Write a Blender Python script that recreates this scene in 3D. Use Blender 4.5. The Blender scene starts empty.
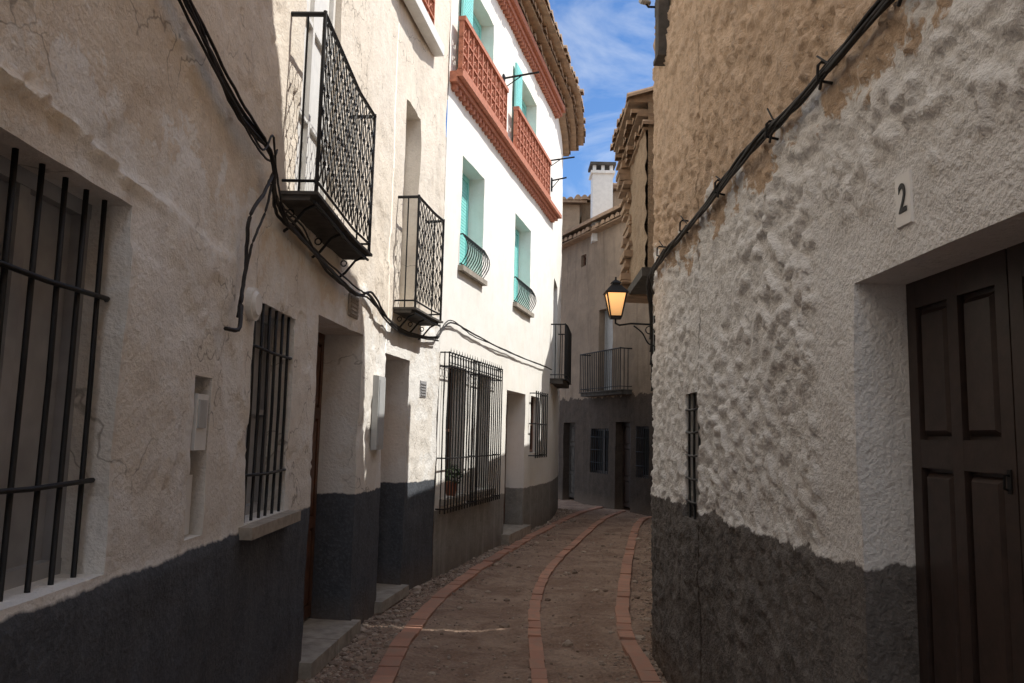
import bpy, math, random
from mathutils import Vector, noise, Matrix
random.seed(7)
sc=bpy.context.scene
col=sc.collection

# ------------------------------------------------------------ node helpers
def newmat(name):
    m=bpy.data.materials.new(name); m.use_nodes=True
    nt=m.node_tree
    return m,nt,nt.nodes['Principled BSDF']
def setin(nt,sock,val):
    if hasattr(val,'links'): nt.links.new(val,sock)
    elif isinstance(val,(tuple,list)):
        sock.default_value=(val[0],val[1],val[2],1.0) if len(sock.default_value)==4 else val
    else: sock.default_value=val
def coords(nt,scale=(1,1,1)):
    tc=nt.nodes.new('ShaderNodeTexCoord'); mp=nt.nodes.new('ShaderNodeMapping')
    mp.inputs['Scale'].default_value=scale
    nt.links.new(tc.outputs['Object'],mp.inputs['Vector'])
    return mp.outputs[0]
def nz(nt,vec,scale,detail=4,rough=.6,dist=0):
    n=nt.nodes.new('ShaderNodeTexNoise'); nt.links.new(vec,n.inputs['Vector'])
    n.inputs['Scale'].default_value=scale; n.inputs['Detail'].default_value=detail
    n.inputs['Roughness'].default_value=rough; n.inputs['Distortion'].default_value=dist
    return n.outputs['Fac']
def vor(nt,vec,scale,feature='F1'):
    n=nt.nodes.new('ShaderNodeTexVoronoi'); n.feature=feature
    nt.links.new(vec,n.inputs['Vector']); n.inputs['Scale'].default_value=scale
    return n.outputs['Distance']
def mr(nt,v,a,b,c=0.,d=1.):
    n=nt.nodes.new('ShaderNodeMapRange'); nt.links.new(v,n.inputs[0])
    for i,x in enumerate((a,b,c,d)): n.inputs[i+1].default_value=x
    return n.outputs[0]
def mt(nt,op,a,b=0.):
    n=nt.nodes.new('ShaderNodeMath'); n.operation=op
    setin(nt,n.inputs[0],a); setin(nt,n.inputs[1],b); return n.outputs[0]
def mx(nt,f,a,b,mode='MIX'):
    n=nt.nodes.new('ShaderNodeMix'); n.data_type='RGBA'; n.blend_type=mode
    setin(nt,n.inputs[0],f); setin(nt,n.inputs[6],a); setin(nt,n.inputs[7],b); return n.outputs[2]
def sepz(nt):
    tc=nt.nodes.new('ShaderNodeTexCoord'); s=nt.nodes.new('ShaderNodeSeparateXYZ')
    nt.links.new(tc.outputs['Object'],s.inputs[0]); return s.outputs
def bump(nt,b,h,strength=.5,dist=.02):
    n=nt.nodes.new('ShaderNodeBump'); n.inputs['Strength'].default_value=strength
    n.inputs['Distance'].default_value=dist; nt.links.new(h,n.inputs['Height'])
    nt.links.new(n.outputs[0],b.inputs['Normal'])

def wallmat(name,c1,c2,dado=None,upper=None,bs=.6,bd=.01,fine=40,crack=0.,streak=.25,grime=.35,patch=None,speck=.35,blot=.3):
    m,nt,b=newmat(name); v=coords(nt); xyz=sepz(nt)
    big=nz(nt,v,1.5,5,.66,.3); med=nz(nt,v,6,4,.65); fin=nz(nt,v,fine,3,.7)
    c=mx(nt,mr(nt,big,.35,.68),c1,c2)
    if patch:
        c=mx(nt,mr(nt,big,.49,.45,0,.9),c,patch)
    if upper:
        zz=mt(nt,'ADD',xyz[2],mr(nt,big,.2,.8,-upper[3],upper[3]))
        zz=mt(nt,'ADD',zz,mr(nt,med,.2,.8,-upper[3]*.6,upper[3]*.6))
        zz=mt(nt,'ADD',zz,mr(nt,fin,.2,.8,-.08,.08))
        uc=mx(nt,mr(nt,med,.35,.65),upper[1],upper[2])
        c=mx(nt,mr(nt,zz,upper[0]-.03,upper[0]+.03,0,upper[4]),c,uc)
    vs=coords(nt,(7,7,.55)); st=nz(nt,vs,1.0,3,.6)
    c=mx(nt,mr(nt,st,.52,.78,0,streak),c,tuple(x*.45 for x in c2))
    c=mx(nt,mr(nt,med,.5,.8,0,blot),c,tuple(x*.6 for x in c2))
    c=mx(nt,mr(nt,fin,.58,.72,0,speck),c,tuple(x*.5 for x in c1))
    if grime:
        gz=mt(nt,'ADD',xyz[2],mr(nt,med,0,1,-.5,.5))
        c=mx(nt,mr(nt,gz,1.8,.7,0,grime),c,(.20,.17,.14))
    h=mt(nt,'ADD',mt(nt,'MULTIPLY',fin,.5),med)
    if crack:
        vd=nt.nodes.new('ShaderNodeVectorMath'); vd.operation='ADD'
        nn=nt.nodes.new('ShaderNodeTexNoise'); nn.inputs['Scale'].default_value=2.2; nn.inputs['Detail'].default_value=4
        nt.links.new(v,nn.inputs['Vector']); nt.links.new(v,vd.inputs[0]); nt.links.new(nn.outputs['Color'],vd.inputs[1])
        e=vor(nt,vd.outputs[0],1.1,'DISTANCE_TO_EDGE')
        cr=mt(nt,'MULTIPLY',mr(nt,e,.009,.002),mr(nt,big,.46,.54))
        c=mx(nt,mt(nt,'MULTIPLY',cr,crack),c,(.18,.15,.12))
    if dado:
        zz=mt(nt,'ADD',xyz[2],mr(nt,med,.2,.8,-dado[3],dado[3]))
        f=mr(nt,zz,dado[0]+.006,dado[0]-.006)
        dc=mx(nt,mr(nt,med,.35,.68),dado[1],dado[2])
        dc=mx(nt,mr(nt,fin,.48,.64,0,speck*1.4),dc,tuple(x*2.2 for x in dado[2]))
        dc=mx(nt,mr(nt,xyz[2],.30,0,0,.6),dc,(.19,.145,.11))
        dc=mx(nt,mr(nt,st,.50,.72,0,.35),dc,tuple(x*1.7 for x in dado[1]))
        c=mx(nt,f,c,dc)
    setin(nt,b.inputs['Base Color'],c); b.inputs['Roughness'].default_value=.92
    b.inputs['Specular IOR Level'].default_value=.2
    bump(nt,b,h,bs,bd)
    return m

def plain(name,c,rough=.6,metal=0,var=.3,scale=12,bs=.15,bd=.004,c2=None,spec=.4):
    m,nt,b=newmat(name); v=coords(nt)
    n=nz(nt,v,scale,3,.65)
    cc=mx(nt,mr(nt,n,.35,.7),c,c2 if c2 else tuple(x*(1-var) for x in c))
    setin(nt,b.inputs['Base Color'],cc); b.inputs['Roughness'].default_value=rough
    b.inputs['Metallic'].default_value=metal; b.inputs['Specular IOR Level'].default_value=spec
    if bs: bump(nt,b,n,bs,bd)
    return m

M={}
M['A']=wallmat('old_cream_plaster',(.83,.80,.745),(.78,.73,.66),dado=(1.09,(.088,.096,.110),(.066,.072,.083),.018),
    upper=(2.66,(.78,.69,.57),(.74,.64,.52),.45,.75),bs=.9,bd=.016,crack=.6,streak=.24,patch=(.86,.845,.81),grime=.12,blot=.25)
M['B']=wallmat('white_limewash',(.91,.89,.85),(.88,.85,.78),dado=(.73,(.27,.26,.24),(.20,.19,.175),.02),bs=.4,bd=.008,streak=.10,grime=.08,speck=.2,blot=.2)
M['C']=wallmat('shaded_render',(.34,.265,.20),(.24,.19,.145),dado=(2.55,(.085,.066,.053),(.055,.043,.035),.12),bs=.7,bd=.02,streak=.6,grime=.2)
M['D']=wallmat('rough_cast',(.83,.82,.805),(.77,.755,.735),dado=(1.19,(.17,.158,.15),(.095,.087,.083),.05),
    upper=(2.84,(.66,.50,.365),(.50,.365,.255),.40,1.),bs=1,bd=.026,fine=40,streak=.14,grime=0,speck=.42,blot=.14)
M['E']=wallmat('ochre_rubble',(.42,.32,.225),(.32,.24,.17),bs=1,bd=.03,fine=30,streak=.3,grime=.3)
M['iron']=plain('black_iron',(.016,.016,.017),.55,.3,.3,40,0)
M['cable']=plain('black_cable',(.020,.017,.016),.6,0,.3,30,0)
M['slab']=plain('stained_concrete',(.11,.10,.09),.9,0,.5,9,.4,.008)
M['sill']=plain('pale_stone_sill',(.42,.37,.31),.85,0,.4,9,.6,.01)
M['terr']=plain('terracotta_red',(.54,.215,.135),.8,0,.35,20,.3,.006)
M['tile']=plain('old_roof_tile',(.42,.29,.19),.9,0,.4,7,.4,.01,c2=(.24,.17,.12))
M['turq']=plain('turquoise_paint',(.30,.74,.70),.5,0,.15,15)
M['brown']=plain('brown_door_paint',(.056,.038,.033),.45,0,.35,18,.2,c2=(.038,.027,.024))
M['wood']=plain('varnished_wood',(.13,.060,.035),.5,0,.4,10,.2)
M['white']=plain('white_paint',(.80,.79,.76),.6,0,.12,10)
M['ceramic']=plain('glazed_white_tile',(.84,.83,.81),.3,0,.03,10,0)
M['grey']=plain('grey_shutter',(.40,.40,.41),.6,0,.3,5)
M['box']=plain('grey_plastic_box',(.48,.49,.49),.5,0,.15,12)
M['glass']=plain('dark_window_glass',(.02,.024,.028),.08,0,.2,3,0,.001,spec=.6)
M['dark']=plain('dark_interior',(.02,.018,.016),.9,bs=0)
M['pot']=plain('clay_pot',(.30,.11,.06),.8)
M['leaf']=plain('green_leaves',(.05,.09,.03),.6,0,.5,30,0)

# ------------------------------------------------------------ geometry helpers
class Path:
    def __init__(s,pts,side):
        s.p=[Vector((x,y,0)) for x,y in pts]; s.sn=[]
        for a,b in zip(s.p,s.p[1:]):
            d=(b-a).normalized(); s.sn.append(Vector((d.y,-d.x,0))*side)
        s.vn=[s.sn[0]]+[(a+b).normalized() for a,b in zip(s.sn,s.sn[1:])]+[s.sn[-1]]
    def P(s,t,d=0.,z=0.):
        i=0
        while i<len(s.p)-2 and t>s.p[i+1].y: i+=1
        a,b=s.p[i],s.p[i+1]; f=(t-a.y)/(b.y-a.y)
        q=a+(b-a)*f; g=min(1,max(0,f)); n=(s.vn[i]*(1-g)+s.vn[i+1]*g).normalized()
        return Vector((q.x+n.x*d,q.y+n.y*d,z))
    def N(s,t):
        return (s.P(t,1)-s.P(t,0))
class MB:
    def __init__(s): s.v=[];s.f=[];s.m=[]
    def hexa(s,p,mi=0):
        b=len(s.v); s.v+= [tuple(q) for q in p]
        for q in ((0,1,2,3),(7,6,5,4),(0,4,5,1),(1,5,6,2),(2,6,7,3),(3,7,4,0)):
            s.f.append(tuple(b+i for i in q)); s.m.append(mi)
    def fbox(s,pa,t0,t1,z0,z1,d0,d1,mi=0,taper=0):
        P=pa.P
        s.hexa([P(t0,d0,z0),P(t1,d0,z0),P(t1,d0,z1),P(t0,d0,z1),
                P(t0+taper,d1,z0+taper),P(t1-taper,d1,z0+taper),P(t1-taper,d1,z1-taper),P(t0+taper,d1,z1-taper)],mi)
    def box(s,x0,x1,y0,y1,z0,z1,mi=0):
        s.hexa([(x0,y0,z0),(x1,y0,z0),(x1,y0,z1),(x0,y0,z1),(x0,y1,z0),(x1,y1,z0),(x1,y1,z1),(x0,y1,z1)],mi)
    def tube(s,pts,r,seg=6,mi=0,r2=None,cap=True):
        pts=[Vector(p) for p in pts]; n=len(pts); b=len(s.v)
        for i,p in enumerate(pts):
            d=(pts[min(i+1,n-1)]-pts[max(i-1,0)])
            if d.length<1e-9: d=Vector((0,0,1))
            d.normalize()
            up=Vector((0,0,1)) if abs(d.z)<.85 else Vector((0,1,0))
            u=d.cross(up).normalized(); w=u.cross(d)
            rr=r if r2 is None else r+(r2-r)*i/(n-1)
            for k in range(seg):
                a=2*math.pi*k/seg; s.v.append(tuple(p+u*math.cos(a)*rr+w*math.sin(a)*rr))
        for i in range(n-1):
            for k in range(seg):
                k2=(k+1)%seg
                s.f.append((b+i*seg+k,b+i*seg+k2,b+(i+1)*seg+k2,b+(i+1)*seg+k)); s.m.append(mi)
        if cap:
            s.f.append(tuple(b+k for k in range(seg))); s.m.append(mi)
            s.f.append(tuple(b+(n-1)*seg+k for k in range(seg))); s.m.append(mi)
    def quad(s,a,b_,c,d,mi=0):
        b=len(s.v); s.v+=[tuple(a),tuple(b_),tuple(c),tuple(d)]; s.f.append((b,b+1,b+2,b+3)); s.m.append(mi)
def finish(name,mb,mats,parent=None,smooth=False,label=None):
    me=bpy.data.meshes.new(name); me.from_pydata(mb.v,[],mb.f)
    for m in mats: me.materials.append(M[m] if isinstance(m,str) else m)
    me.polygons.foreach_set('material_index',mb.m)
    if smooth: me.polygons.foreach_set('use_smooth',[True]*len(mb.f))
    me.update()
    o=bpy.data.objects.new(name,me); col.objects.link(o)
    if parent:
        o.parent=parent
        if parent.type=='EMPTY': o.location=-parent.location
    if label: o['label']=label
    return o
def thing(name,label,cat,loc,group=None):
    e=bpy.data.objects.new(name,None); col.objects.link(e); e.location=loc; e.empty_display_size=.3
    e['label']=label; e['category']=cat
    if group: e['group']=group
    return e
def top(o,label,cat,group=None):
    o['label']=label;o['category']=cat
    if group:o['group']=group
    return o
def lines(a,b,cuts,fine,sf,sco):
    c=sorted(set([a,b]+[x for x in cuts if a<x<b]+[x for x in fine if a<x<b])); out=[]
    for p,q in zip(c,c[1:]):
        mid=(p+q)/2; st=sf if fine[0]<=mid<=fine[1] else sco
        n=max(1,math.ceil((q-p)/st-1e-6))
        out+=[p+(q-p)*i/n for i in range(n)]
    return out+[b]
def wall(name,pa,t0,t1,z0,z1,ops,mat,parent,disp=None,fine_t=(0,1),fine_z=(0,1),sf=.03,sco=.4):
    ts=lines(t0,t1,[o[0] for o in ops]+[o[1] for o in ops]+[p.y for p in pa.p],fine_t,sf,sco)
    zs=lines(z0,z1,[o[2] for o in ops]+[o[3] for o in ops],fine_z,sf,sco)
    mb=MB(); nt_,nz_=len(ts),len(zs)
    D=disp or (lambda t,z:0.)
    front=lambda t,z: pa.P(t,D(t,z),z)
    for t in ts:
        for z in zs: mb.v.append(tuple(front(t,z)))
    for i in range(nt_-1):
        for j in range(nz_-1):
            ct=(ts[i]+ts[i+1])/2; cz=(zs[j]+zs[j+1])/2
            if any(o[0]<ct<o[1] and o[2]<cz<o[3] for o in ops): continue
            mb.f.append((i*nz_+j,(i+1)*nz_+j,(i+1)*nz_+j+1,i*nz_+j+1)); mb.m.append(0)
    nf=len(mb.f)
    for o in ops:
        tt=[t for t in ts if o[0]-1e-6<=t<=o[1]+1e-6]; zz=[z for z in zs if o[2]-1e-6<=z<=o[3]+1e-6]; dp=-o[4]
        for t in (o[0],o[1]):
            for a,b in zip(zz,zz[1:]): mb.quad(front(t,a),front(t,b),pa.P(t,dp,b),pa.P(t,dp,a))
        for z in ([o[3]] if o[2]<=z0+1e-6 else [o[2],o[3]]):
            for a,b in zip(tt,tt[1:]): mb.quad(front(a,z),front(b,z),pa.P(b,dp,z),pa.P(a,dp,z))
    ob=finish(name,mb,[mat],parent)
    sm=[i<nf for i in range(len(mb.f))]
    ob.data.polygons.foreach_set('use_smooth',sm)
    return ob
def shell(pa,t0,t1,depth,z0,z1,mat,parent,ridge=1.0,over=.3,roof=True):
    mb=MB(); ts=[t0]+[p.y for p in pa.p if t0<p.y<t1]+[t1]
    A=[pa.P(t,-.02) for t in ts]; n0=pa.N(ts[0]); sgn=-1 if n0.x>0 else 1
    B=[Vector((pa.P(t).x+sgn*depth,t,0)) for t in ts]
    U=lambda v,z: Vector((v.x,v.y,z))
    mb.quad(U(A[0],z0),U(B[0],z0),U(B[0],z1),U(A[0],z1)); mb.quad(U(A[-1],z0),U(B[-1],z0),U(B[-1],z1),U(A[-1],z1))
    for a,b in zip(B,B[1:]): mb.quad(U(a,z0),U(b,z0),U(b,z1),U(a,z1))
    finish('side_walls',mb,[mat],parent)
    if roof:
        r=MB()
        for i in range(len(ts)-1):
            a,b=pa.P(ts[i],over),pa.P(ts[i+1],over); c,d=B[i+1],B[i]
            m1,m2=(A[i]+B[i])/2,(A[i+1]+B[i+1])/2
            r.hexa([U(a,z1),U(b,z1),U(m2,z1+ridge),U(m1,z1+ridge),U(a,z1+.08),U(b,z1+.08),U(m2,z1+ridge+.08),U(m1,z1+ridge+.08)])
            r.hexa([U(m1,z1+ridge),U(m2,z1+ridge),U(c,z1),U(d,z1),U(m1,z1+ridge+.08),U(m2,z1+ridge+.08),U(c,z1+.08),U(d,z1+.08)])
        return finish('roof',r,['tile'],parent)
def halfcyl(mb,a,b,up,side,r,mi=0,seg=6):
    base=len(mb.v)
    for c in (a,b):
        for k in range(seg+1):
            an=math.pi*k/seg; mb.v.append(tuple(c+side*math.cos(an)*r+up*math.sin(an)*r))
    for k in range(seg): mb.f.append((base+k,base+k+1,base+seg+2+k,base+seg+1+k)); mb.m.append(mi)
    mb.f.append(tuple(base+k for k in range(seg+1))); mb.m.append(mi)
    mb.f.append(tuple(base+seg+1+k for k in range(seg+1))); mb.m.append(mi)
def eave(pa,t0,t1,z,parent,layers=3,out=.16,sp=.2,name='eaves',d0=0.,mat='tile',jt=.03):
    mb=MB(); rnd=random.Random(3)
    for L in range(layers):
        zz=z+L*.13; dd=d0+out*(L+1); t=t0+(L%2)*sp/2
        while t<t1:
            n=pa.N(t); sd=Vector((-n.y,n.x,0)); j=rnd.uniform(-jt,jt)
            last=(L==layers-1)
            r=sp*.46
            halfcyl(mb,pa.P(t,-.15,zz+(.09 if last else 0)),pa.P(t,dd+j,zz+rnd.uniform(-.015,.015)),Vector((0,0,1)),sd,r)
            t+=sp
        ts=[t0]+[p.y for p in pa.p if t0<p.y<t1]+[t1]
        for a,b in zip(ts,ts[1:]):
            mb.fbox(pa,a,b,zz-.028,zz-.002,-.1,dd-.03)
    return finish(name,mb,[mat],parent)
def railing(pa,t0,t1,zf,h,pr,parent,sp=.1,ornate=False,r=.007,d0=0.,name='railing'):
    mb=MB(); P=pa.P; n=max(2,round((t1-t0)/sp)); 
    ts=[t0+(t1-t0)*i/n for i in range(n+1)]
    for z,rr in ((zf+.07,.009),(zf+h,.015)):
        mb.tube([P(t0,d0,z),P(t0,pr,z)],rr); mb.tube([P(t1,d0,z),P(t1,pr,z)],rr)
        mb.tube([P(t,pr,z) for t in ts],rr)
    for t in (t0,t1):
        mb.tube([P(t,pr,zf),P(t,pr,zf+h+.02)],.012)
        m=max(2,round((pr-d0)/.1))
        for i in range(1,m): 
            d=d0+(pr-d0)*i/m; mb.tube([P(t,d,zf+.0),P(t,d,zf+h)],r)
    if not ornate:
        for t in ts[1:-1]: mb.tube([P(t,pr,zf+.0),P(t,pr,zf+h)],r)
    else:
        w=(t1-t0)/n
        for i in range(n):
            tc=ts[i]+w/2; nl=7; K=nl*4
            for sg in (-1,1):
                pts=[]
                for k in range(K+1):
                    f=k/K; pts.append(P(tc+sg*w*.34*abs(math.sin(f*math.pi*nl)),pr,zf+.09+f*(h-.11)))
                mb.tube(pts,r*.72,4)
            for k in range(1,nl):
                zc=zf+.09+(h-.11)*k/nl
                mb.fbox(pa,tc-.010,tc+.010,zc-.010,zc+.010,pr-.010,pr+.010)
    return finish(name,mb,['iron'],parent)
def balcony(pa,t0,t1,zf,h,pr,parent,ornate=False,th=.10,sp=.1,label=None,r=.007):
    mb=MB(); n=5
    for i in range(n):
        a,b=t0+(t1-t0)*i/n,t0+(t1-t0)*(i+1)/n
        mb.fbox(pa,a-(.02 if i==0 else 0),b+(.02 if i==n-1 else 0),zf-th,zf-.02,-.02,pr-.03)
        mb.fbox(pa,a-(.035 if i==0 else 0),b+(.035 if i==n-1 else 0),zf-.02,zf,-.02,pr+.02)
    o=finish('balcony',mb,['slab'],parent,label=label)
    if ornate:   # iron scroll brackets and edge under the slab
        k=MB()
        for t in (t0+.08,(t0+t1)/2,t1-.08):
            k.tube([pa.P(t,.0,zf-th-.16),pa.P(t,.05,zf-th-.12),pa.P(t,pr*.6,zf-th-.03),pa.P(t,pr,zf-th+.01)],.009)
            k.tube([pa.P(t,.035+math.cos(q*.7)*.022,zf-th-.05+math.sin(q*.7)*.022) for q in range(10)],.005,4)
        k.tube([pa.P(t0+(t1-t0)*i/6,pr-.005,zf-th-.004) for i in range(7)],.010)
        finish('iron_bracket',k,['iron'],o)
    railing(pa,t0,t1,zf,h,pr,o,sp,ornate,r)
    return o
def window(pa,t0,t1,z0,z1,d,parent,frame='white',leaves=2,rows=2,name='window',solid=None,label=None):
    mb=MB(); w=.05
    mb.fbox(pa,t0,t1,z0,z0+w,d,d+.05); mb.fbox(pa,t0,t1,z1-w,z1,d,d+.05)
    e=t1-t0
    for i in range(leaves+1):
        c=t0+e*i/leaves; a=max(t0,c-w/2*(1 if 0<i<leaves else 2)); b=min(t1,c+w/2*(1 if 0<i<leaves else 2))
        mb.fbox(pa,a,b,z0+w,z1-w,d,d+.047)
    for j in range(1,rows):
        zc=z0+(z1-z0)*j/rows; mb.fbox(pa,t0+w,t1-w,zc-.015,zc+.015,d,d+.04)
    o=finish(name,mb,[frame],parent,label=label)
    g=MB(); g.fbox(pa,t0+.001,t1-.001,z0+.001,z1-.001,d-.02,d+.012)
    finish('glass' if not solid else 'shutter',g,[solid or 'glass'],o)
    return o
def shutter(pa,t0,t1,z0,z1,d,parent,mat='turq',leaves=2,slats=True,name='shutter'):
    mb=MB(); lw=(t1-t0)/leaves
    for i in range(leaves):
        a=t0+lw*i+.004; b=t0+lw*(i+1)-.004
        mb.fbox(pa,a,b,z0+.005,z1-.005,d-.02,d+.012)
        for (p,q,r,s_) in ((a,a+.06,z0+.005,z1-.005),(b-.06,b,z0+.005,z1-.005),(a+.06,b-.06,z0+.005,z0+.1),(a+.06,b-.06,z1-.08,z1-.005)):
            mb.fbox(pa,p,q,r,s_,d+.012,d+.03)
        if slats:
            z=z0+.12
            while z<z1-.1: mb.fbox(pa,a+.06,b-.06,z,z+.034,d+.012,d+.018); z+=.042
    return finish(name,mb,[mat],parent)
def grille(pa,t0,t1,z0,z1,d,nb,hz,parent,r=.009,ext=.03,jit=.006,name='window_grille'):
    mb=MB(); rnd=random.Random(int(t0*100))
    for i in range(nb):
        t=t0+(t1-t0)*(i+.5)/nb
        mb.tube([pa.P(t+rnd.uniform(-jit,jit),d,z0),pa.P(t+rnd.uniform(-jit,jit),d+.004,(z0+z1)/2),pa.P(t+rnd.uniform(-jit,jit),d,z1)],r)
    for z in hz:
        mb.tube([pa.P(t0-ext,d-.02,z+.0),pa.P(t0+.02,d+r*1.6,z+.004),pa.P((t0+t1)/2,d+r*1.7,z-.004),pa.P(t1-.02,d+r*1.6,z+.003),pa.P(t1+ext,d-.02,z)],r*.9)
    return finish(name,mb,['iron'],parent,True)
def paneldoor(pa,t0,t1,z0,z1,d,parent,mat,leaves=2,cols=1,rows=(.0,.32,.72,1.),handle=True,name='door',hz=.48):
    mb=MB(); lw=(t1-t0)/leaves
    for i in range(leaves):
        a=t0+lw*i+.003; b=t0+lw*(i+1)-.003
        mb.fbox(pa,a,b,z0,z1,d-.04,d)
        st=.055; cw=(b-a-st)/cols
        for c in range(cols+1):
            x=a+cw*c; mb.fbox(pa,x,x+st,z0,z1,d,d+.022)
        H=z1-z0
        for ri,rv in enumerate(rows):
            zc=z0+rv*(H-.09); 
            for c in range(cols):
                mb.fbox(pa,a+cw*c+st,a+cw*(c+1),zc,zc+.09,d,d+.0215)
        for c in range(cols):
            for r0,r1 in zip(rows,rows[1:]):
                mb.fbox(pa,a+cw*c+st+.012,a+cw*(c+1)-.012,z0+r0*(H-.09)+.102,z0+r1*(H-.09)-.012,d,d+.02,taper=.018)
    o=finish(name,mb,[mat],parent)
    if handle:
        h=MB(); c=t0+lw*(1 if leaves>1 else .12)+.030
        zc=z0+(z1-z0)*hz
        h.fbox(pa,c-.008,c+.008,zc-.035,zc+.03,d+.0225,d+.026)
        h.tube([pa.P(c,d+.026,zc+.015),pa.P(c,d+.038,zc+.015),pa.P(c,d+.040,zc-.02),pa.P(c,d+.03,zc-.025)],.004)
        finish('handle',h,['iron'],o)
    return o
def smoothpts(pts,n=8,jit=0.,rnd=random):
    pts=[Vector(p) for p in pts]; out=[]
    for i in range(len(pts)-1):
        p0=pts[max(i-1,0)];p1=pts[i];p2=pts[i+1];p3=pts[min(i+2,len(pts)-1)]
        for k in range(n):
            t=k/n
            q=.5*((2*p1)+(p2-p0)*t+(2*p0-5*p1+4*p2-p3)*t*t+(3*p1-p0-3*p2+p3)*t**3)
            out.append(q+Vector([rnd.uniform(-jit,jit) for _ in range(3)]))
    return out+[pts[-1]]
def sstep(a,b,x):
    t=max(0,min(1,(x-a)/(b-a))); return t*t*(3-2*t)
nzv=lambda x,y,s,o=0: noise.noise(Vector((x*s+o,y*s,o*1.7)))

# ------------------------------------------------------------ facade lines (world metres)
PA=Path([(-1.36,-6),(-1.34,2),(-1.34,5.5),(-1.25,6.62),(-1.18,7.44),(-1.05,8.24),(-.83,9.11)],1)
PB=Path([(-.83,9.11),(.81,15.54),(1.0,17.0),(1.12,18.3)],1)
PC=Path([(3.9,14.8),(2.98,17.0),(1.29,21.04),(.6,22.7)],-1)
PD=Path([(1.24,-6),(1.18,1.8),(1.16,2.7),(1.12,4.7),(1.10,5.6),(1.11,6.15),(1.18,6.42),(1.45,6.62),(2.6,6.95)],-1)
PE=Path([(1.50,7.0),(1.62,8.3)],-1)
PE2=Path([(1.18,7.0),(1.21,8.3)],-1)

# ============================================================ HOUSE A
hA=thing('plaster_house','old cream plaster house with dark grey painted base and iron balconies','house',(-1.34,4,0))
def dA(t,z):
    d=.014*nzv(t,z,1.6,3)+.006*nzv(t,z,6,5)+.003*nzv(t,z,18,8)
    fl=nzv(t,z,1.9,14)+.35*nzv(t,z,7,15)+.15*nzv(t,z,19,16)
    d-=.009*sstep(.20,.23,fl)*sstep(1.2,1.3,z)
    if t<4.2:
        e=2.50+.05*nzv(t,0,3,9)+.018*nzv(t,0,13,10)-.06*(t-1.9)
        k=sstep(e+.015,e-.005,z)*sstep(4.2,3.0,t)
        d+=.030*k+.024*math.exp(-((z-e+.01)/.020)**2)*sstep(3.2,2.6,t)
    d+=.010*sstep(1.10,1.07,z)*sstep(4.5,3.8,t)
    return d
opsA=[(1.93,2.66,1.12,2.35,.16),(4.10,4.86,1.12,2.28,.18),(3.33,3.53,1.14,1.82,.11),
      (5.46,6.60,-.1,2.40,.34),(7.44,8.20,-.1,2.34,.40),
      (4.70,5.65,2.97,5.0,.10),(7.78,8.30,2.83,4.98,.22),(7.1,8.5,5.98,7.2,.35)]
wall('wall',PA,-6,9.11,-.1,7.6,opsA,'A',hA,dA,(1.2,9.11),(0,4.4),.028,.35)
shell(PA,-6,9.1,6,-.1,7.6,'A',hA)
w=window(PA,1.93,2.66,1.12,2.35,-.16,hA,'grey',2,1,solid='grey',label='pale grey shuttered window behind bars')
grille(PA,1.93,2.66,1.12,2.35,-.035,6,(1.42,2.02),w,r=.0095,ext=.03)
w=window(PA,4.10,4.86,1.12,2.28,-.18,hA,'grey',2,2,solid='grey')
grille(PA,4.10,4.86,1.12,2.28,-.02,6,(1.36,2.03),w,r=.009)
mb=MB(); mb.fbox(PA,4.02,4.94,1.055,1.115,.0,.08); finish('window_sill',mb,['sill'],w)
mb=MB(); mb.fbox(PA,3.34,3.52,1.14,1.81,-.13,-.105); o=finish('meter_niche',mb,['slab'],hA)
mb=MB(); mb.fbox(PA,3.36,3.495,1.50,1.75,-.105,.02,taper=.006); mb.fbox(PA,3.38,3.465,1.60,1.72,.02,.026,1); mb.tube([PA.P(3.42,-.04,1.5),PA.P(3.42,-.04,1.15)],.016,8)
mb.fbox(PA,3.37,3.47,1.15,1.40,-.105,-.02)
finish('electric_meter',mb,['white','box'],o)
o=paneldoor(PA,5.46,6.60,.12,2.40,-.34,hA,'wood',2,1)
mb=MB(); mb.fbox(PA,5.40,6.02,-.02,.10,-.4,.08,taper=.008); mb.fbox(PA,6.02,6.66,-.02,.10,-.4,.08,taper=.008); finish('doorstep',mb,['sill'],o)
o=paneldoor(PA,7.44,8.20,.12,2.34,-.40,hA,'wood',1,2)
mb=MB(); mb.fbox(PA,7.38,8.26,-.02,.09,-.4,.07,taper=.008); finish('doorstep',mb,['sill'],o)
o=balcony(PA,4.43,5.95,2.95,1.08,.20,hA,True,th=.05,sp=.11)
window(PA,4.62,5.65,2.97,5.0,-.10,hA,'white',2,3,name='balcony_door',solid='white',label='white painted balcony door')
o=balcony(PA,7.62,8.52,2.80,1.10,.21,hA,True,th=.05,sp=.11)
window(PA,7.78,8.30,2.83,4.98,-.22,hA,'white',1,3,name='balcony_door',solid='white')
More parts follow.
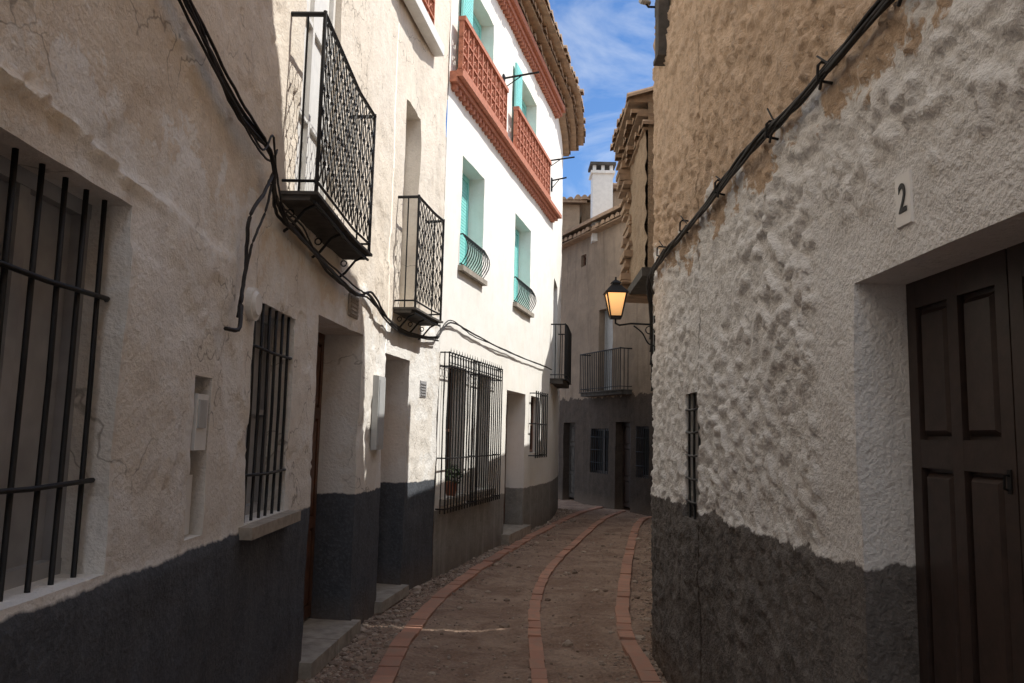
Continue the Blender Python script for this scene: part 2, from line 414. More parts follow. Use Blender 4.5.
def lattice(pa,t0,t1,z0,z1,d,parent):
    mb=MB(); mb.fbox(pa,t0,t1,z0,z0+.05,d-.04,d+.05); mb.fbox(pa,t0,t1,z1-.06,z1,d-.04,d+.05)
    h=z1-z0-.11; rows=3; c=h/rows; n=max(1,round((t1-t0)/c)); w=(t1-t0)/n
    for i in range(n+1):
        t=t0+w*i; mb.fbox(pa,max(t0,t-.016),min(t1,t+.016),z0+.05,z1-.06,d-.03,d+.03)
    for j in range(rows+1):
        z=z0+.05+c*j; mb.fbox(pa,t0,t1,z-.011,z+.011,d-.027,d+.027)
    for i in range(n):
        for j in range(rows):
            a=t0+w*i;z=z0+.05+c*j;ct=a+w/2;cz=z+c/2
            k=10; pts=[pa.P(ct+math.cos(q*2*math.pi/k)*w*.40,d,cz+math.sin(q*2*math.pi/k)*c*.40) for q in range(k+1)]
            mb.tube(pts,.016,4,cap=False)
            mb.tube([pa.P(a,d,z),pa.P(a+w,d,z+c)],.014,4); mb.tube([pa.P(a+w,d,z),pa.P(a,d,z+c)],.014,4)
    return finish('balustrade',mb,['terr'],parent,label='red terracotta lattice balustrade')
lattice(PA,7.1,8.5,5.99,6.7,.0,hA)
mb=MB(); mb.fbox(PA,7.0,8.6,5.84,5.96,.0,.12); finish('cornice',mb,['white'],hA)
shutter(PA,7.1,8.5,5.98,7.2,-.35,hA,'grey',2,False,'window')

# ============================================================ HOUSE B
hB=thing('white_house','tall white house with red lattice balustrades, turquoise shutters and tiled eaves','house',(0,12.5,0))
def dB(t,z): return .014*nzv(t,z,1.1,30)+.006*nzv(t,z,5,33)
opsB=[(9.42,10.12,.86,2.42,.22),(10.62,11.24,.86,2.42,.22),(12.10,13.30,-.1,2.28,.32),(13.72,14.42,1.30,2.28,.16),
      (9.72,10.66,3.68,5.10,.24),(12.38,13.50,3.68,5.12,.24),(9.80,10.95,6.02,7.50,.22),(12.45,13.75,6.02,7.50,.22),
      (15.5,16.5,2.75,4.7,.2)]
wall('wall',PB,9.11,18.3,-.1,8.3,opsB,'B',hB,dB,(9.11,16),(0,8),.08,.3)
shell(PB,9.12,18.3,6,-.1,8.62,'B',hB,roof=True,over=.35)
for (a,b,c0,c1) in ((9.14,10.28,9.42,10.12),(10.34,11.44,10.62,11.24)):
    w=window(PB,c0,c1,.86,2.42,-.22,hB,'wood',2,2)
    mb=MB(); z0,z1,pr=.70,2.54,.11; n=11
    for i in range(n+1):
        t=a+(b-a)*i/n; mb.tube([PB.P(t,pr,z0),PB.P(t,pr,z1)],.0085)
    for i in range(n):
        tc=a+(b-a)*(i+.5)/n; rr=(b-a)/n*.40
        mb.tube([PB.P(tc+math.cos(q*math.pi/4)*rr,pr,z1-.085+math.sin(q*math.pi/4)*rr*1.2) for q in range(9)],.005,4,cap=False)
        mb.tube([PB.P(tc,pr,z1),PB.P(tc,pr,z1+.05)],.006,4,r2=.001)
    for z in (z0+.05,(z0+z1)/2-.3,z1-.17,z1-.01):
        mb.tube([PB.P(a,0,z),PB.P(a,pr,z),PB.P(b,pr,z),PB.P(b,0,z)],.009)
    for t in (a,b): mb.tube([PB.P(t,.055,z0),PB.P(t,.055,z1)],.007)
    finish('window_grille',mb,['iron'],w)
    mb=MB(); mb.fbox(PB,(a+.1),(b-.1),.78,.85,-.2,.08); finish('window_sill',mb,['sill'],w)
o=paneldoor(PB,12.10,13.30,.16,2.28,-.32,hB,'wood',2,1)
mb=MB(); mb.fbox(PB,12.0,13.4,-.02,.14,-.35,.12); finish('doorstep',mb,['sill'],o)
w=window(PB,13.72,14.42,1.30,2.28,-.16,hB,'wood',1,2)
mb=MB()
for i in range(7):
    t=13.62+.9*i/6; mb.tube([PB.P(t,.12,1.22),PB.P(t,.12,2.36)],.011)
for z in (1.26,1.8,2.32): mb.tube([PB.P(13.62,0,z),PB.P(13.62,.12,z),PB.P(14.52,.12,z),PB.P(14.52,0,z)],.011)
finish('window_grille',mb,['iron'],w)
for (a,b) in ((9.72,10.66),(12.38,13.50)):
    s_=shutter(PB,a,b,3.68,5.11,-.24,hB,'turq',2,True,'shuttered_window')
    mb=MB(); mb.fbox(PB,a-.05,b+.05,3.61,3.675,-.22,.07); finish('window_sill',mb,['sill'],s_)
    mb=MB(); n=11
    for i in range(n+1):
        t=a+(b-a)*i/n
        mb.tube([PB.P(t,.02+.09*math.sin(math.pi*min(1,k/6)*.95),3.70+.38*k/6) for k in range(7)],.0075,5)
    for z,d in ((3.70,.02),(4.08,.035)):
        mb.tube([PB.P(a,0,z),PB.P(a,d,z),PB.P(b,d,z),PB.P(b,0,z)],.010)
    finish('balconet_railing',mb,['iron'],s_)
for (a,b) in ((9.80,10.95),(12.45,13.75)):
    shutter(PB,a,b,6.02,7.50,-.22,hB,'turq',2,True,'shuttered_window')
    mb=MB(); mb.fbox(PB,a-.40,a-.02,6.05,7.48,.03,.06)
    z=6.12
    while z<7.4: mb.fbox(PB,a-.36,a-.06,z,z+.034,.06,.066); z+=.042
    finish('open_shutter',mb,['turq'],hB)
mb=MB(); mb.fbox(PB,9.13,15.3,5.80,5.86,.0,.10); mb.fbox(PB,9.13,15.35,5.86,5.93,.0,.17)
t=9.2
while t<15.2: mb.fbox(PB,t,t+.07,5.73,5.80,.0,.07); t+=.14
finish('cornice',mb,['terr'],hB,label='red brick cornice under the balustrades')
lattice(PB,9.20,11.25,5.935,6.66,.11,hB); lattice(PB,11.85,14.35,5.935,6.66,.11,hB)
mb=MB(); mb.fbox(PB,9.12,15.5,8.02,8.10,.0,.12); mb.fbox(PB,9.12,15.5,8.10,8.20,.0,.18)
t=9.2
while t<15.4: mb.fbox(PB,t,t+.06,7.94,8.02,.0,.09); t+=.12
finish('eave_moulding',mb,['terr'],hB)
eave(PB,9.15,18.3,8.24,hB,3,.17,.2)
balcony(PB,15.3,16.8,2.70,1.05,.28,hB,False,sp=.085,r=.009)
window(PB,15.5,16.5,2.75,4.7,-.2,hB,'wood',2,3,name='balcony_door')

# ============================================================ HOUSE C (end of the street)
hC=thing('shaded_house','beige rendered house with dark lower wall, small balcony and tiled roof','house',(2.2,19,0))
def dC(t,z): return .03*nzv(t,z,1.,50)+.016*nzv(t,z,5,53)
opsC=[(18.5,19.1,2.70,4.65,.2),(17.75,18.35,-.1,1.95,.22),(18.65,19.45,.75,1.80,.18),(17.05,17.55,.75,1.85,.18),(20.2,20.8,-.1,1.95,.2),(19.75,20.0,5.9,6.2,.12)]
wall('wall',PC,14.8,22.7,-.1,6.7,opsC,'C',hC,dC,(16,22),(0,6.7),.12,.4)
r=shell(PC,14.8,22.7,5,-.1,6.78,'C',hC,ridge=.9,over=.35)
eave(PC,14.8,22.7,6.62,hC,1,.28,.22)
balcony(PC,17.70,19.45,2.66,.92,.30,hC,False,sp=.085,r=.010)
window(PC,18.5,19.1,2.70,4.65,-.2,hC,'box',1,2,name='balcony_door',solid='box')
paneldoor(PC,17.75,18.35,.05,1.95,-.22,hC,'brown',1,2)
w=window(PC,18.65,19.45,.75,1.80,-.18,hC,'brown',2,1,solid='dark'); grille(PC,18.65,19.45,.75,1.80,-.01,8,(1.0,1.3,1.6),w,.009)
w=window(PC,17.05,17.55,.75,1.85,-.18,hC,'brown',1,1,solid='dark'); grille(PC,17.05,17.55,.75,1.85,-.01,6,(1.0,1.3,1.6),w,.009)
paneldoor(PC,20.2,20.8,.05,1.95,-.2,hC,'slab',1,2)
window(PC,19.75,20.0,5.9,6.2,-.12,hC,'wood',1,1)
ch=MB(); ch.box(1.92,2.42,19.2,19.7,6.4,8.12)
ch.box(1.87,2.47,19.15,19.75,8.12,8.19)
for x in (1.92,2.13,2.34):
    ch.box(x,x+.08,19.2,19.28,8.19,8.33); ch.box(x,x+.08,19.62,19.7,8.19,8.33)
ch.box(1.85,2.49,19.13,19.77,8.33,8.40,1)
finish('chimney',ch,['white','slab'],hC,label='white chimney with slotted dark cap')

# ============================================================ HOUSES BEHIND
def backhouse(x0,x1,y0,y1,zt,mat,label,rid=1.0):
    e=thing('village_house',label,'house',((x0+x1)/2,y0,0))
    mb=MB(); mb.box(x0,x1,y0,y1,-.1,zt); finish('wall',mb,[mat],e)
    r=MB(); ym=(y0+y1)/2
    r.hexa([(x0-.2,y0-.3,zt),(x1+.2,y0-.3,zt),(x1+.2,ym,zt+rid),(x0-.2,ym,zt+rid),(x0-.2,y0-.3,zt+.1),(x1+.2,y0-.3,zt+.1),(x1+.2,ym,zt+rid+.1),(x0-.2,ym,zt+rid+.1)])
    r.hexa([(x0-.2,ym,zt+rid),(x1+.2,ym,zt+rid),(x1+.2,y1+.3,zt),(x0-.2,y1+.3,zt),(x0-.2,ym,zt+rid+.1),(x1+.2,ym,zt+rid+.1),(x1+.2,y1+.3,zt+.1),(x0-.2,y1+.3,zt+.1)])
    x=x0-.15; rr=random.Random(int(x0*10))
    while x<x1+.2:
        halfcyl(r,Vector((x,y0-.36+rr.uniform(-.06,.04),zt+.08)),Vector((x,ym,zt+rid+.08+rr.uniform(-.02,.03))),Vector((0,0,1)),Vector((1,0,0)),.09+rr.uniform(-.01,.01)); x+=.22
    finish('roof',r,['tile'],e)
    return e
backhouse(1.45,2.05,24.6,28,8.9,'E','brown rubble house rising behind the roofs',.5)
backhouse(2.20,2.6,25.6,28,9.3,'E','narrow weathered gable behind the tiled roofs',.3)
backhouse(3.1,8,24.2,31,9.25,'E','weathered house with tiled roof behind a chimney',1.2)

# ============================================================ HOUSE E (right, next door)
hE=thing('rubble_house','ochre rubble house with jettied upper wall and ragged tiled eaves','house',(1.6,7.6,0))
def dE(t,z): return .02*nzv(t,z,2.,60)+.025*nzv(t,z,7,63)
wall('wall',PE,7.0,8.3,-.1,3.2,[],'E',hE,dE,(7,8.3),(0,3.2),.06,.3)
def dE2(t,z): return .014*nzv(t,z,2.,70)+.026*nzv(t,z,9,73)
wall('upper_wall',PE2,7.0,8.3,3.12,4.45,[],'E',hE,dE2,(7,8.3),(3.1,4.5),.04,.3)
shell(PE2,7.0,8.3,3.4,3.1,4.66,'E',hE,over=.16,ridge=.20)
shell(PE,7.0,8.3,3.0,-.1,3.15,'E',hE,roof=False)
mb=MB(); rnd=random.Random(11); z=3.02
while z<4.48:
    h=rnd.uniform(.03,.075); dd=rnd.uniform(-.01,.065)+(.05 if z>4.15 else 0)+(.03 if z<3.2 else 0); L=rnd.uniform(.18,.40)
    mb.fbox(PE2,8.31-L,8.33+rnd.uniform(0,.05),z-.002,z+h,-.25,.015+dd,taper=.007)
    z+=h-.004
finish('stone_quoin',mb,['tile'],hE,label='ragged corner of broken bricks and stones')
eave(PE2,7.0,8.36,4.43,hE,3,.055,.13,jt=.04)
mb=MB(); mb.fbox(PE2,7.0,8.28,3.04,3.12,-.35,.03); finish('jetty_beam',mb,['slab'],hE)
hF=thing('low_house','lower rendered house set back beyond the rubble house','house',(2.1,11,0))
PF=Path([(1.64,8.32),(1.95,10.0),(2.42,12.6),(2.95,15.2)],-1)
wall('wall',PF,8.32,15.2,-.1,4.5,[(9.6,10.5,-.1,2.1,.2)],'E',hF,dE,(8.3,15.2),(0,4.5),.12,.3)
paneldoor(PF,9.6,10.5,.05,2.1,-.2,hF,'wood',2,1)
shell(PF,8.32,15.2,4,-.1,4.5,'E',hF,over=.05,ridge=.4)

# ============================================================ HOUSE D (right, near)
hD=thing('roughcast_house','rough cast white and ochre house with dark base and brown door','house',(1.16,3,0))
def dD(t,z):
    m=1-(1-sstep(2.93,3.02,t))*(1-sstep(2.32,2.42,z)) if t<3.1 else 1
    d=.020*nzv(t,z,1.3,80)+.007*nzv(t,z,4,82)
    l=nzv(t*.9,z,12,84)+.6*nzv(t,z,25,83); l2=nzv(t,z,34,86); l3=nzv(t,z,52,88)
    k=.75+.6*nzv(t,z,1.4,90)
    up=1.0 if z>1.2 else .55
    d+=m*(up*k*(.015*max(-.18,l)+.013*sstep(.04,.20,l)+.013*abs(l2))+.009*l3)
    if z<1.2: d+=.010*sstep(1.21,1.18,z)*m
    q=sstep(.16,.08,abs(t-2.31))*sstep(.20,.11,abs(z-2.325))
    return d*(1-q)+.004*q
opsD=[(1.60,2.67,-.1,2.14,.20),(4.70,5.06,1.12,1.88,.16)]
wall('wall',PD,-6,6.95,-.1,6.0,opsD,'D',hD,dD,(1.5,6.65),(0,5.2),.0155,.35)
shell(PD,-6,6.94,6,-.1,6.0,'D',hD,over=.12,ridge=.4)
mb=MB(); a0,a1=-6,4.9
mb.hexa([PD.P(a0,-.1,5.95),PD.P(a1,-.1,5.95),Vector((5.5,a1,5.95)),Vector((5.5,a0,5.95)),PD.P(a0,-.1,7.5),PD.P(a1-.7,-.1,7.5),Vector((5.5,a1-.7,7.5)),Vector((5.5,a0,7.5))])
finish('sun_blocking_storey',mb,['D'],hD)  # unseen raised block, shaped to keep sun off the near cream wall
o=paneldoor(PD,1.60,2.67,.03,2.14,-.20,hD,'brown',2,2,(0.,.30,.74,1.),hz=.70)
o.name='double_door'; o['label']='dark brown panelled double door'
w=window(PD,4.70,5.06,1.12,1.88,-.16,hD,'wood',1,2)
grille(PD,4.70,5.06,1.12,1.88,-.01,3,(1.22,1.36,1.50,1.64,1.78),w,.008,ext=.02)
t=2.31
tl=MB(); tl.fbox(PD,t-.045,t+.045,2.245,2.405,.0,.011,taper=.002)
num=top(finish('house_number',tl,['ceramic']),'white ceramic tile with a black number 2','sign')
cu=bpy.data.curves.new('digit','FONT'); cu.body='2'; cu.size=.125; cu.align_x='CENTER'; cu.align_y='CENTER'; cu.extrude=.001; cu.offset=.0018
to=bpy.data.objects.new('digit',cu); col.objects.link(to)
dg=bpy.context.evaluated_depsgraph_get()
me=bpy.data.meshes.new_from_object(to.evaluated_get(dg)); bpy.data.objects.remove(to)
me.materials.append(M['iron'])
dig=bpy.data.objects.new('numeral',me); col.objects.link(dig); dig.parent=num
dig.matrix_world=Matrix.Translation(PD.P(t,.0125,2.325))@Matrix(((0,0,-1,0),(-1,0,0,0),(0,1,0,0),(0,0,0,1)))@Matrix.Scale(.8,4,(1,0,0))

# ============================================================ GROUND
def dG(x,y):
    d=.022*nzv(x,y,1.2,100)+.016*nzv(x,y,4,102)+.011*nzv(x,y,11,104)
    return d-.02
xs=lines(-200,200,[-3,-2,4.5],(-1.6,3.6),.04,30); ys=lines(-200,300,[-4,24],(3.5,21),.045,25)
gb=MB()
for x in xs:
    for y in ys: gb.v.append((x,y,dG(x,y) if -3<x<4.5 and -4<y<24 else -.02))
ny=len(ys)
for i in range(len(xs)-1):
    for j in range(ny-1): gb.f.append((i*ny+j,(i+1)*ny+j,(i+1)*ny+j+1,i*ny+j+1)); gb.m.append(0)
m,nt,b=newmat('stony_dirt'); v=coords(nt)
n1=nz(nt,v,1.9,5,.65,.4);n2=nz(nt,v,10,4,.7);n3=nz(nt,v,45,3,.7); vv=vor(nt,v,30)
c=mx(nt,mr(nt,n1,.40,.60),(.245,.155,.108),(.37,.26,.19))
c=mx(nt,mr(nt,n2,.47,.74,0,.6),c,(.15,.095,.070))
c=mx(nt,mr(nt,n3,.54,.70,0,.4),c,(.44,.345,.27))
c=mx(nt,mr(nt,vv,.20,.10,0,.3),c,(.38,.30,.235))
setin(nt,b.inputs['Base Color'],c); b.inputs['Roughness'].default_value=.95
h=mt(nt,'ADD',mt(nt,'MULTIPLY',n2,.9),mt(nt,'MULTIPLY',vv,-.45))
bump(nt,b,h,1,.035)
M['dirt']=m
g=finish('ground',gb,['dirt'],smooth=True); g['kind']='structure'

m,nt,b=newmat('paving_brick'); v=coords(nt)
oi=nt.nodes.new('ShaderNodeNewGeometry')
c=mx(nt,oi.outputs['Random Per Island'],(.54,.28,.19),(.42,.215,.15))
c=mx(nt,mr(nt,nz(nt,v,7,4,.7),.42,.66,0,.65),c,(.34,.24,.18))
setin(nt,b.inputs['Base Color'],c); b.inputs['Roughness'].default_value=.9
bump(nt,b,nz(nt,v,60,3,.7),.5,.006); M['brick']=m
bands=[[(-.62,1),(-.72,3),(-.785,5.3),(-.78,6.7),(-.60,8.45),(-.12,10.9),(.50,13.5),(1.06,15.6),(1.6,17.4),(2.2,19.0)],
       [(.16,1),(.20,3),(.23,5.4),(.235,6.5),(.29,8.0),(.50,9.8),(.97,12.1),(1.75,15.5),(2.2,17.0),(2.6,18.0)],
       [(.80,1),(.88,3),(.965,5.46),(1.01,7.0),(1.24,8.66),(1.76,11.7),(2.50,15.5),(3.0,16.8)]]
bandpts=[]
rnd=random.Random(5)
for bp,hw in zip(bands,(.070,.052,.062)):
    pts=smoothpts([(x,y,0) for x,y in bp],24); mb=MB(); bandpts.append(pts)
    pitch=.235; samples=[pts[0]]; rem=pitch
    for a,b_ in zip(pts,pts[1:]):
        L=(b_-a).length; s0=0
        while L-s0>=rem:
            s0+=rem; samples.append(a+(b_-a)*(s0/L)); rem=pitch
        rem-=(L-s0)
    for a,b_ in zip(samples,samples[1:]):
        dr=(b_-a).normalized(); sd=Vector((dr.y,-dr.x,0)); 
        zt=.018+rnd.uniform(-.004,.005)+dG(a.x,a.y)*.7; g0=.003
        jj=rnd.uniform(-.005,.005); tw=rnd.uniform(-.003,.003)
        q=[a+dr*g0+sd*(-hw+jj),a+dr*g0+sd*(hw+jj),b_-dr*g0+sd*(hw+jj+tw),b_-dr*g0+sd*(-hw+jj+tw)]
        mb.hexa([Vector((p.x,p.y,-.06)) for p in q]+[Vector((p.x,p.y,zt+rnd.uniform(-.003,.003))) for p in q])
    o=finish('brick_paving_strip',mb,['brick']); o['kind']='structure'

# loose stones
m,nt,b=newmat('loose_stone'); oi=nt.nodes.new('ShaderNodeNewGeometry')
cr=nt.nodes.new('ShaderNodeValToRGB'); nt.links.new(oi.outputs['Random Per Island'],cr.inputs[0])
cr.color_ramp.elements[0].color=(.17,.115,.085,1); cr.color_ramp.elements[1].color=(.46,.37,.295,1)
nt.links.new(cr.outputs[0],b.inputs['Base Color']); b.inputs['Roughness'].default_value=.95; M['stone']=m
ico=[(0,0,1),(.89,0,.45),(.28,.85,.45),(-.72,.53,.45),(-.72,-.53,.45),(.28,-.85,.45),(.72,.53,-.45),(-.28,.85,-.45),(-.89,0,-.45),(-.28,-.85,-.45),(.72,-.53,-.45),(0,0,-1)]
icf=[(0,1,2),(0,2,3),(0,3,4),(0,4,5),(0,5,1),(1,6,2),(2,7,3),(3,8,4),(4,9,5),(5,10,1),(6,7,2),(7,8,3),(8,9,4),(9,10,5),(10,6,1),(11,7,6),(11,8,7),(11,9,8),(11,10,9),(11,6,10)]
mb=MB(); cnt=0
def wallx(y):
    l=(PA if y<9.11 else PB).P(min(y,18)).x
    r=(PD.P(y).x if y<6.4 else (1.42+(y-7)*.177))
    return l,r
while cnt<9000:
    y=4.5+rnd.random()**1.5*13.5; l,r_=wallx(y)
    if rnd.random()<.82: 
        x=l+abs(rnd.gauss(0,.22)) if rnd.random()<.65 else r_-abs(rnd.gauss(0,.16))
    else: x=rnd.uniform(l,r_)
    if not(l<x<r_): continue
    if any(min((abs(p.x-x)+abs(p.y-y)) for p in bp[::3])<.10 for bp in bandpts) and rnd.random()<.9: continue
    s=rnd.uniform(.005,.015)*(1 if rnd.random()<.91 else rnd.uniform(1.8,3.4)); base=len(mb.v); an=rnd.random()*6.28; ca,sa=math.cos(an),math.sin(an)
    sx,sy,sz=s*rnd.uniform(.8,1.4),s*rnd.uniform(.7,1.2),s*rnd.uniform(.5,.8); z=dG(x,y)+sz*.2
    for p in ico:
        q=(p[0]*sx*rnd.uniform(.8,1.2),p[1]*sy*rnd.uniform(.8,1.2),p[2]*sz)
        mb.v.append((x+q[0]*ca-q[1]*sa,y+q[0]*sa+q[1]*ca,z+q[2]))
    for f in icf: mb.f.append(tuple(base+k for k in f)); mb.m.append(0)
    cnt+=1
o=finish('gravel',mb,['stone']); o['kind']='stuff'; o['label']='loose stones scattered over the dirt street'; o['category']='gravel'

# ============================================================ CABLES
def cable(name,label,strands):
    mb=MB()
    for pts,r in strands: mb.tube(pts,r,6)
    return top(finish(name,mb,['cable'],smooth=True),label,'cable')
rc=random.Random(21)
A_=lambda t,z,d=.05: PA.P(t,d,z)
main=[A_(2.3,3.42),A_(2.88,3.23),A_(3.5,3.08),A_(4.02,3.02),A_(4.12,2.86),A_(4.28,2.78),A_(4.6,2.76,.07),A_(5.4,2.72,.06),A_(6.2,2.70),A_(6.6,2.74),A_(7.2,2.62),A_(8.0,2.60),A_(8.9,2.66)]
B_=lambda t,z,d=.05: PB.P(t,d,z)
mainB=[A_(8.9,2.66),B_(9.3,2.90),B_(10.2,2.88),B_(11.5,2.85),B_(13,2.87),B_(14.5,2.84),B_(15.2,2.83)]
st=[]
for k in range(5):
    st.append((smoothpts([p+Vector((rc.uniform(-.012,.02),0,rc.uniform(-.035,.035))) for p in main],8,.003,rc),(.010,.009,.008,.007,.006)[k]))
for k in range(2):
    st.append((smoothpts([p+Vector((rc.uniform(-.012,.01),0,rc.uniform(-.03,.03))) for p in mainB],8,.003,rc),(.010,.007)[k]))
st.append((smoothpts([A_(4.10,2.95),A_(3.95,2.80,.06),A_(3.78,2.62,.05),A_(3.80,2.40,.04),A_(3.74,2.22,.05),A_(3.62,2.06,.09),A_(3.50,2.04,.07)],8,.002,rc),.010))
st.append((smoothpts([A_(4.10,2.90),A_(4.0,2.70,.05),A_(3.84,2.50,.05),A_(3.78,2.3,.04),A_(3.70,2.12,.05)],8,.002,rc),.007))
st.append((smoothpts([A_(3.3,3.12),A_(3.7,2.98,.07),A_(4.05,3.0,.05),A_(4.15,3.1,.05)],8,.002,rc),.006))
st.append((smoothpts([A_(3.6,3.06),A_(3.85,2.99,.07),A_(4.0,3.12,.07),A_(4.12,2.98,.06),A_(4.2,2.8,.08),A_(4.45,2.74,.06)],8,.002,rc),.006))
cable('electric_cable','black cable bundle sagging along the cream and white facades',st)
# twisted bundle on the roughcast wall: strands wind round a common line
D_=lambda t,z,d=.045: PD.P(t,d,z)
mainD=[D_(.9,2.93),D_(1.6,2.94),D_(2.28,2.94),D_(3.0,2.93),D_(3.6,2.95),D_(4.4,2.91),D_(5.2,2.89),D_(5.8,2.87),D_(6.10,2.83,.045),D_(6.26,2.70,.04),D_(6.31,2.45,.035),D_(6.31,2.2,.03),D_(6.32,1.95,.03)]
core=smoothpts(mainD,16,.0,rc); st=[]
for k in range(6):
    pts=[]; ph=k*1.05
    for i,p in enumerate(core):
        g=.014+.007*math.sin(i*.37+k*2.1)
        an=ph+i*.11+.6*math.sin(i*.09+k)
        pts.append(p+Vector((-.006+math.cos(an)*g*.7,0,math.sin(an)*g)))
    st.append((pts[:len(pts)-k*7] if k else pts,(.0085,.0075,.009,.007,.008,.006)[k]))
# loose ends sticking out at the splices
for t in (2.15,2.72,3.25,4.05,4.85,5.5):
    zc=2.93
    st.append(([D_(t-.03,zc,.05),D_(t,zc+.03,.062),D_(t+.04,zc+.075+rc.uniform(-.02,.02),.07)],.004))
    st.append(([D_(t-.02,zc-.01,.05),D_(t+.03,zc-.03,.06),D_(t+.06,zc-.05,.055)],.006))
cb=cable('electric_cable','twisted black cable bundle clipped along the roughcast wall',st)
for t in (1.9,2.75,3.3,4.1,4.9,5.6):
    mb=MB(); mb.tube([D_(t,2.965,.0),D_(t,2.97,.06),D_(t,2.955,.072),D_(t+.01,2.905,.072),D_(t,2.89,.02)],.006)
    finish('cable_clip',mb,['iron'],cb)

# ============================================================ SMALL THINGS
LX,LY,LZ=.80,6.12,2.53
lan=thing('wall_lantern','lit amber iron lantern on a bracket fixed to the roughcast wall','street lamp',(LX,LY,LZ))
def ring(mb,z,w,mi=0): return [(LX-w,LY-w,z),(LX+w,LY-w,z),(LX+w,LY+w,z),(LX-w,LY+w,z)]
mb=MB()
b0,b1=LZ,LZ+.185; w0,w1=.042,.076
for sx in (-1,1):
    for sy in (-1,1): mb.tube([(LX+sx*w0,LY+sy*w0,b0),(LX+sx*w1,LY+sy*w1,b1)],.006)
for z,w in ((b0,w0),(b1,w1)):
    q=ring(mb,z,w); mb.tube([q[0],q[1],q[2],q[3],q[0]],.007)
mb.box(LX-w0,LX+w0,LY-w0,LY+w0,b0-.015,b0+.003)
finish('lantern_frame',mb,['iron'],lan)
mb=MB(); mb.hexa(ring(mb,b1,w1+.015)+ring(mb,b1+.065,.035)); mb.hexa(ring(mb,b1+.066,.03)+ring(mb,b1+.080,.03)); mb.hexa(ring(mb,b1+.080,.040)+ring(mb,b1+.105,.012)); mb.tube([(LX,LY,b1+.10),(LX,LY,b1+.13)],.007)
finish('lantern_cap',mb,['iron'],lan)
m,nt,b=newmat('amber_lamp_glass'); b.inputs['Base Color'].default_value=(.8,.55,.3,1)
vz=sepz(nt); gr=mr(nt,vz[2],b0,b1,.35,1.15)
b.inputs['Emission Color'].default_value=(1,.50,.17,1); nt.links.new(gr,b.inputs['Emission Strength']); M['amber']=m
mb=MB(); mb.hexa(ring(mb,b0+.006,w0-.004)+ring(mb,b1-.004,w1-.005)); finish('lantern_glass',mb,['amber'],lan)
mb=MB()
wx=PD.P(6.2,0).x
mb.tube([(LX,LY,b0-.012),(LX,LY,b0-.05),(LX+.03,LY,b0-.065),(LX+.12,LY,b0-.05),(wx+.02,LY+.04,b0-.05)],.008)
mb.tube(smoothpts([(wx+.02,LY+.04,b0-.22),(wx-.06,LY+.03,b0-.20),(wx-.11,LY+.02,b0-.12),(wx-.18,LY+.01,b0-.065)],6),.006)
mb.tube([(wx-.055+math.cos(a*.6)*.03,LY+.02,b0-.095+math.sin(a*.6)*.03) for a in range(11)],.005)
mb.box(wx-.02,wx+.03,LY+.02,LY+.06,b0-.26,b0+.02)
finish('lamp_bracket',mb,['iron'],lan)
li=bpy.data.lights.new('lantern_light','POINT'); li.energy=.5; li.color=(1,.55,.22); li.shadow_soft_size=.04
lo=bpy.data.objects.new('lantern_light',li); col.objects.link(lo); lo.location=(LX-.16,LY-.16,LZ+.1)
sx_,sy_,sz_=PD.P(6.0,0).x,6.0,5.02
cam_=thing('security_camera','small white camera on an arm fixed high on the wall','camera',(sx_,sy_,sz_))
mb=MB(); mb.tube([(sx_+.03,sy_,sz_),(sx_-.08,sy_,sz_),(sx_-.10,sy_,sz_+.03)],.009); mb.box(sx_-.02,sx_+.03,sy_-.05,sy_+.05,sz_-.06,sz_+.06); finish('mounting_arm',mb,['iron'],cam_)
mb=MB(); mb.tube([(sx_-.07,sy_+.03,sz_+.05),(sx_-.14,sy_-.03,sz_+.030)],.022,12); mb.tube([(sx_-.14,sy_-.03,sz_+.030),(sx_-.15,sy_-.04,sz_+.027)],.017,12); finish('camera_body',mb,['box'],cam_)
mb=MB(); mb.fbox(PD,5.52,5.66,4.40,5.25,.0,.08,taper=.006); mb.fbox(PD,5.50,5.68,5.25,5.29,-.0,.10); mb.fbox(PD,5.50,5.68,4.37,4.40,.0,.09)
top(finish('junction_box',mb,['slab']),'tall dark metal junction box mounted high on the wall','box')
c=PA.P(4.0,.0,2.23); mb=MB(); mb.tube([c,c+Vector((.035,0,0))],.085,24); mb.tube([c+Vector((.035,0,0)),c+Vector((.05,0,0))],.07,24,r2=.055)
top(finish('junction_cover',mb,['white'],smooth=False),'round pale electrical cover on plaster wall','electrical cover')
mb=MB(); mb.fbox(PA,7.02,7.28,1.44,2.10,.0,.05,taper=.006); mb.fbox(PA,7.05,7.25,1.48,2.06,.05,.056)
top(finish('meter_cabinet',mb,['box']),'grey electric meter cabinet mounted between two doorways','meter box')
mb=MB(); mb.fbox(PA,8.52,8.70,1.98,2.16,.0,.012,taper=.003)
for k in range(5): mb.fbox(PA,8.54,8.68,2.0+k*.03,2.012+k*.03,.012,.02)
top(finish('wall_vent',mb,['grey']),'small grey slatted vent on the wall','vent')
mb=MB(); mb.fbox(PA,6.15,6.4,2.50,2.68,.0,.014,taper=.003)
for k in range(5): mb.fbox(PA,6.17,6.38,2.52+k*.031,2.535+k*.031,.014,.022)
top(finish('wall_vent',mb,['sill']),'small pale slatted vent above a doorway','vent')
for (t,z,L) in ((11.5,6.95,.55),(14.55,6.75,.55),(15.1,6.55,.30)):
    mb=MB(); mb.tube([PB.P(t,-.05,z),PB.P(t,L,z+.06)],.016,8); mb.tube([PB.P(t,.0,z-.16),PB.P(t,L*.5,z+.02)],.008); mb.fbox(PB,t-.04,t+.04,z-.2,z+.06,.0,.02)
    top(finish('washing_line_pole',mb,['iron']),'thin dark pole sticking out from the white house','pole','washing line poles on the facade')
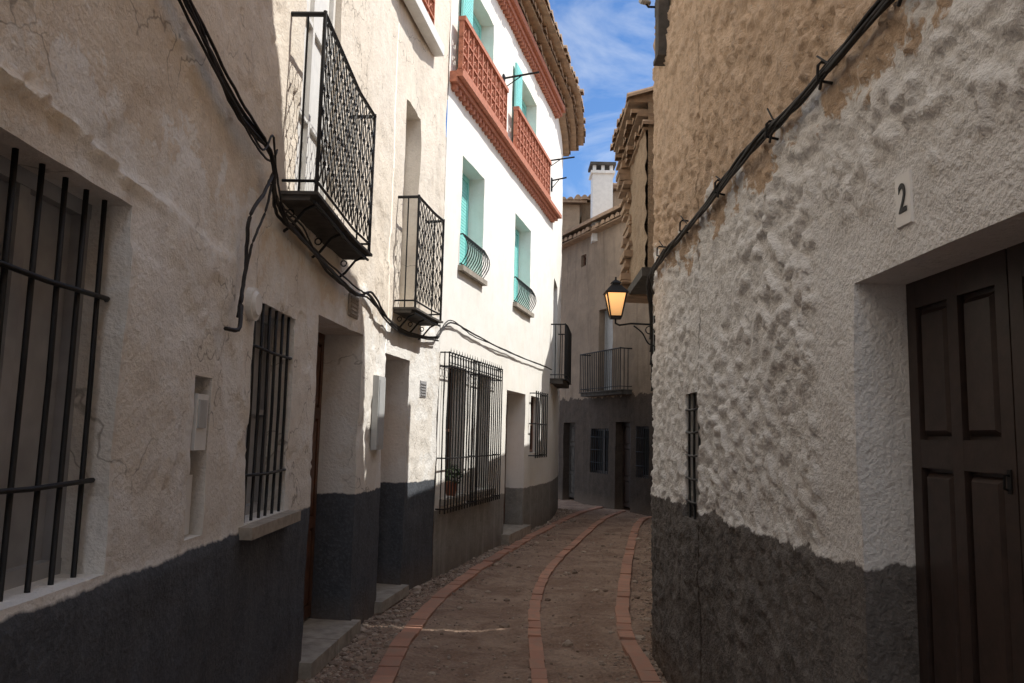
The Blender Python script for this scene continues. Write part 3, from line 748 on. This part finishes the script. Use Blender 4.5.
pp=PB.P(9.75,-.03,.85)
pt=thing('potted_plant','leafy plant in a clay pot on the barred window sill','plant',pp)
mb=MB(); mb.tube([pp,pp+Vector((0,0,.16))],.055,14,r2=.072); mb.tube([pp+Vector((0,0,.145)),pp+Vector((0,0,.175))],.080,14); finish('flower_pot',mb,['pot'],pt)
mb=MB()
for k in range(220):
    a=rnd.random()*6.28; r0=rnd.random()**.6*.12; zc=.16+rnd.random()*.26*(1-r0*3); q=pp+Vector((math.cos(a)*r0,math.sin(a)*r0,zc)); 
    u=Vector((rnd.gauss(0,1),rnd.gauss(0,1),rnd.gauss(0,1))).normalized()*.022; w_=Vector((rnd.gauss(0,1),rnd.gauss(0,1),rnd.gauss(0,1))).normalized()*.012
    mb.quad(q-u,q+w_,q+u,q-w_)
finish('foliage',mb,['leaf'],pt)

# ============================================================ WORLD, SUN, CAMERA
EL,AZ=math.radians(54),math.radians(88)
w=bpy.data.worlds.new('World'); sc.world=w; w.use_nodes=True; nt=w.node_tree; bg=nt.nodes['Background']
sky=nt.nodes.new('ShaderNodeTexSky'); sky.sky_type='NISHITA'; sky.sun_disc=False
sky.sun_elevation=EL; sky.sun_rotation=AZ; sky.air_density=1.0; sky.dust_density=.3; sky.ozone_density=2.5
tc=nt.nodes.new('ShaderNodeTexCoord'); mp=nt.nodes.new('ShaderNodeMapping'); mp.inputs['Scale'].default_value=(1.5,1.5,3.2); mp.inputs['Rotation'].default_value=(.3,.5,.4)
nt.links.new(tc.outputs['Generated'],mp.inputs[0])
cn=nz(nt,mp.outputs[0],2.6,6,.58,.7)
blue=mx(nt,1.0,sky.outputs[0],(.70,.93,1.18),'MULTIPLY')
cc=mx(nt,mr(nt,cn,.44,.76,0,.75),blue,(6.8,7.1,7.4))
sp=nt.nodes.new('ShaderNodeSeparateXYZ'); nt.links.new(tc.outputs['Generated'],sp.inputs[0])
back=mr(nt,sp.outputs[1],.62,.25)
fill_cloud=mt(nt,'MULTIPLY',back,mr(nt,cn,.36,.52))
cc=mx(nt,fill_cloud,cc,(8.2,8.4,8.7))  # bright cloud added outside the view to fill the shaded street
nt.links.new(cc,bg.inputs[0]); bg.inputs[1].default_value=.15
S=Vector((math.cos(EL)*math.sin(AZ),math.cos(EL)*math.cos(AZ),math.sin(EL)))
sl=bpy.data.lights.new('sun','SUN'); sl.energy=5; sl.angle=math.radians(.5); sl.color=(1,.965,.90)
so=bpy.data.objects.new('sun',sl); col.objects.link(so); so.rotation_euler=S.to_track_quat('Z','Y').to_euler(); so.location=(10,5,20)
cam=bpy.data.cameras.new('camera'); co=bpy.data.objects.new('camera',cam); col.objects.link(co); sc.camera=co
cam.sensor_width=36; cam.lens=36*796/1024; cam.clip_end=1000; cam.clip_start=.05
th=math.atan(93.5/796)
co.matrix_world=Matrix.Translation((0,0,1.6))@Matrix.Rotation(math.pi/2+th,4,'X')@Matrix.Rotation(.0227,4,'Z')
sc.view_settings.view_transform='Standard'; sc.view_settings.look='None'; sc.view_settings.exposure=0
